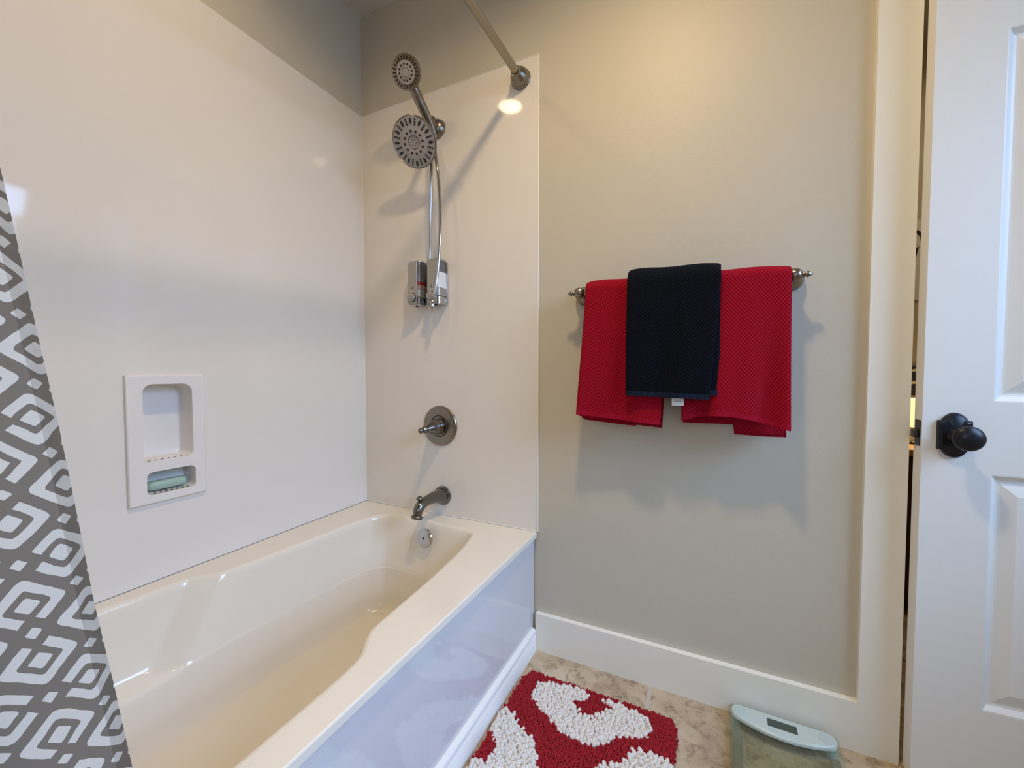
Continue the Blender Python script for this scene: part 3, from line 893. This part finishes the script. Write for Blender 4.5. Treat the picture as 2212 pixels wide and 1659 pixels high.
# ------------------------------------------------------------ bath rug
W1 = [(0.873, -0.163), (0.937, -0.149), (0.985, -.137), (1.022, -0.150), (1.019, -0.167), (0.985, -0.187), (1.014, -0.226), (1.048, -0.233), (1.065, -0.193), (1.098, -0.17), (1.052, -0.150), (1.10, -.140), (1.185, -0.157), (1.204, -0.189), (1.189, -0.225), (1.134, -0.248), (1.099, -0.293), (1.073, -0.307), (1.012, -0.307), (0.978, -0.301), (0.945, -0.273), (0.871, -0.234), (0.87, -0.202)]
W2 = [(0.790, -0.295), (0.857, -0.305), (0.874, -0.334), (0.923, -0.356), (0.958, -0.388), (0.963, -0.413), (0.985, -0.445), (.97, -.50), (.90, -.55), (0.80, -0.56), (0.79, -0.47), (0.842, -0.466), (0.86, -0.435), (0.837, -0.392), (0.80, -0.376)]
W3 = [(1.173, -0.272), (1.222, -0.262), (1.29, -0.272), (1.29, -.50), (1.20, -.52), (1.12, -.44), (1.102, -0.363), (1.099, -0.35), (1.144, -0.323)]
W4 = [(.93, -.60), (1.02, -.58), (1.12, -.61), (1.13, -.68), (1.03, -.72), (.95, -.69)]
HR = [(.965, -.432), (.985, -.432), (.99, -.46), (.96, -.46)]


def inside(x, y, poly):
    c = False; j = len(poly) - 1
    for i in range(len(poly)):
        xi, yi = poly[i]; xj, yj = poly[j]
        if (yi > y) != (yj > y) and x < (xj - xi) * (y - yi) / (yj - yi) + xi: c = not c
        j = i
    return c


def build_rug():
    x0, x1, y0, y1 = .815, 1.262, -.80, -.128
    cx, cy = (x0 + x1) / 2, (y0 + y1) / 2
    e = empty('bath_rug', (cx, cy, 0), 0); tag(e, 'shaggy red and white patterned bath rug lying beside the tub', 'rug')
    base = rrect(x0 - cx, y0 - cy, x1 - cx, y1 - cy, .035, 8)
    m = MB(); m.rings([[(a, b, .0008) for a, b in base], [(a, b, .007) for a, b in base]], True, True, True)
    m.build('backing', M_RUGRED, e)
    ico = []
    def blob(m, px, py, r, h, tilt, seg=6):
        ta = random.random() * 2 * pi; tx, ty = tilt * cos(ta), tilt * sin(ta)
        rr = []
        for (f, z) in ((.80, 0), (1.0, .45), (.92, .82), (.50, 1.0)):
            rr.append([(px + tx * z + r * f * cos(2 * pi * k / seg + ta) * (1 + random.uniform(-.15, .15)), py + ty * z + r * f * sin(2 * pi * k / seg + ta) * (1 + random.uniform(-.15, .15)), .005 + h * z) for k in range(seg)])
        m.rings(rr, True, False, True)

    def corner_ok(px, py):
        rx = max(abs(px - cx) - ((x1 - x0) / 2 - .035), 0); ry = max(abs(py - cy) - ((y1 - y0) / 2 - .035), 0)
        return rx * rx + ry * ry < .036 ** 2
    mr, mw = MB(), MB()
    st = .0072; y = y0
    row = 0
    while y < y1:
        x = x0 + (st / 2 if row % 2 else 0)
        while x < x1:
            px, py = x + random.uniform(-.002, .002), y + random.uniform(-.002, .002)
            if corner_ok(px, py):
                jx, jy = px + random.uniform(-.003, .003), py + random.uniform(-.003, .003)
                wh = any(inside(jx, jy, p) for p in (W1, W2, W3, W4)) and not inside(jx, jy, HR)
                ed = min(1, min(px - x0, x1 - px, py - y0, y1 - py) / .02)
                if wh: blob(mw, px - cx, py - cy, .0060, .0145 * (.75 + .25 * ed) + random.uniform(-.002, .003), .005)
                else:
                    blob(mr, px - cx, py - cy, .0042, .0135 * (.75 + .25 * ed) + random.uniform(-.0015, .0015), .003, 5)
                    blob(mr, px - cx + st * .45, py - cy + st * .4, .0036, .0130 * (.75 + .25 * ed) + random.uniform(-.0015, .0015), .003, 5)
            x += st
        y += st * .9; row += 1
    a = mr.build('red_pile', M_RUGRED, e, smooth=True, angle=80, fixn=False); a['kind'] = 'stuff'; a['label'] = 'deep red tufts'
    b = mw.build('white_pile', M_RUGWHITE, e, smooth=True, angle=80, fixn=False); b['kind'] = 'stuff'; b['label'] = 'white looped tufts'


build_rug()

# ------------------------------------------------------------ bathroom scale
e = empty('bathroom_scale', (1.5125, -.17, 0), radians(-1)); tag(e, 'glass bathroom scale with pale aqua display head, against the baseboard', 'scale')
g = rrect(-.124, -.15, .124, .150, .012, 5)
m = MB(); m.rings([[(a, b, .022) for a, b in g], [(a, b, .029) for a, b in g]], True, True, True)
m.build('glass_platform', M_SCALEGLASS, e, bevel=.0015)
for s_ in (-1, 1):
    MB().box((s_ * .106 - .011, -.148, .014), (s_ * .106 + .011, .085, .0215)).build('side_rail', M_RAIL, e, bevel=.003)
    for yy in (-.13, .12): MB().lathe([(.013, 0), (.013, .016), (.011, .022)], (s_ * .104, yy, 0), (0, 0, 1), 20).build('foot', M_SCALEPAD, e, smooth=True, angle=40)
hd = [(-.118, .142), (.118, .142)]
pts = []
for k in range(9): a = pi / 2 + pi * k / 8; pts.append((-.100 + .018 * cos(a), .118 + .024 * sin(a)))
for k in range(1, 16): t_ = k / 16; pts.append((-.100 + .200 * t_, .094 - .022 * sin(pi * t_) ** .8))
for k in range(9): a = -pi / 2 + pi * k / 8; pts.append((.100 + .018 * cos(a), .118 + .024 * sin(a)))
m = MB(); m.rings([[(a, b, .0292) for a, b in pts], [(a, b, .036) for a, b in pts], [(a * .985, (b - .118) * .88 + .118, .040) for a, b in pts]], True, True, True)
hd = m.build('display_head', M_SCALEPL, e, bevel=.001)
MB().box((-.033, .097, .0398), (.033, .123, .0408)).build('display', M_LCD, hd)
for s_ in (-1, 1):
    MB().lathe([(.017, 0), (.017, .0008), (.015, .0012)], (s_ * .094, .116, .0398), (0, 0, 1), 24).build('key_pad', M_SCALEPAD, hd, smooth=True, angle=40)

# ------------------------------------------------------------ recessed ceiling lights
for i, (cx, cy) in enumerate(CANS):
    lab = ('recessed round ceiling light above the tub', 'recessed round ceiling light above the bath rug')[i]
    e = empty('ceiling_light', (cx, cy, CEIL)); tag(e, lab, 'ceiling light')
    MB().lathe([(.072, .010), (.072, .0), (.076, -.004), (.092, -.0035), (.094, -.0003), (.078, -.0002), (.078, .010)], (0, 0, 0), (0, 0, 1), 48).build('trim_ring', M_CEIL, e, smooth=True, angle=30)
    MB().lathe([(.0715, .008), (.0715, .009), (.0005, .0095)], (0, 0, 0), (0, 0, 1), 48).build('lens', emis('lamp_lens', (1, .80, .50), 3.0), e)
    area_light('can_lamp', (cx, cy, CEIL + .004), (0, 0, 0), .122, .122, CAN_POWER[i], (1, .74, .42), 'DISK', radians(160))

# ------------------------------------------------------------ beyond the door gap
M_HALL = simple('hall_wall_paint', (0.50, 0.45, 0.37), .7)
tag(MB().box((1.0, 1.15, 0), (XR + .15, 1.3, CEIL)).build('wall_hall', M_HALL), kind='structure')
tag(MB().box((0.9, .12, 0), (1.0, 1.3, CEIL)).build('wall_hall_side', M_HALL), kind='structure')
tag(MB().box((XR + .05, .12, 0), (XR + .15, 1.15, CEIL)).build('wall_hall_far', M_HALL), kind='structure')
pe = empty('wall_poster', (2.18, 1.1495, 1.28)); tag(pe, 'white paper poster with dark marks glimpsed through the door gap', 'poster')
M_PAPER = simple('poster_paper', (0.72, 0.72, 0.70), .6)
MB().box((-.15, -.006, .005), (.15, -.0005, .36)).build('paper', M_PAPER, pe)
m = MB(); m.tube([(-.045 + .03 * cos(a), -.007, .27 + .045 * sin(a)) for a in [k * .35 for k in range(15)]], .006, 6)
m.tube([(-.06, -.007, .20), (-.03, -.007, .24), (-.045, -.007, .17)], .007, 6)
m.build('drawn_marks', M_BLACK, pe)
ce_ = empty('dark_cabinet', (2.15, .95, 0)); tag(ce_, 'dark wooden cabinet glimpsed through the gap beside the door', 'cabinet')
M_DWOOD = simple('dark_wood', (0.045, 0.018, 0.010), .35)
MB().box((-.25, -.15, .06), (.25, .15, .64)).build('body', M_DWOOD, ce_, bevel=.004)
MB().box((-.26, -.16, .64), (.26, .15, .665)).build('top', simple('amber_wood', (.45, .24, .07), .4), ce_, bevel=.003)
for sx in (-.22, .22):
    for sy in (-.12, .12): MB().box((sx - .02, sy - .02, 0), (sx + .02, sy + .02, .06)).build('leg', M_DWOOD, ce_)
le = empty('table_lamp', (2.13, .97, .665)); tag(le, 'small lit table lamp standing on the dark cabinet beyond the door', 'lamp')
MB().lathe([(.05, 0), (.05, .01), (.015, .02), (.02, .05), (.012, .08)], (0, 0, 0), (0, 0, 1), 24).build('base', M_BRONZE, le, smooth=True, angle=40)
MB().lathe([(.075, .075), (.05, .19), (.048, .19), (.073, .075)], (0, 0, 0), (0, 0, 1), 24).build('lamp_shade', emis('lit_shade', (1, .62, .20), 2.2), le, smooth=True, angle=60)
ne = empty('folded_blanket', (2.14, 1.149, .86)); tag(ne, 'navy blanket with pale stripes hung on the hall wall', 'blanket')
MB().box((-.15, -.02, 0), (.15, -.0005, .13)).build('cloth', simple('navy_cloth', (.02, .022, .06), .8), ne, bevel=.004)
m = MB()
for zz in (.02, .075): m.add([(-.15, -.0205, zz), (.15, -.0205, zz + .06), (.15, -.0205, zz + .072), (-.15, -.0205, zz + .012)], [(0, 1, 2, 3)])
m.build('stripes', simple('pale_stripe', (.6, .55, .48), .8), ne)
area_light('hall_lamp_light', (2.0, .5, 2.3), (0, 0, 0), .3, .3, 4, (1, .78, .5))
bpy.context.view_layer.update()
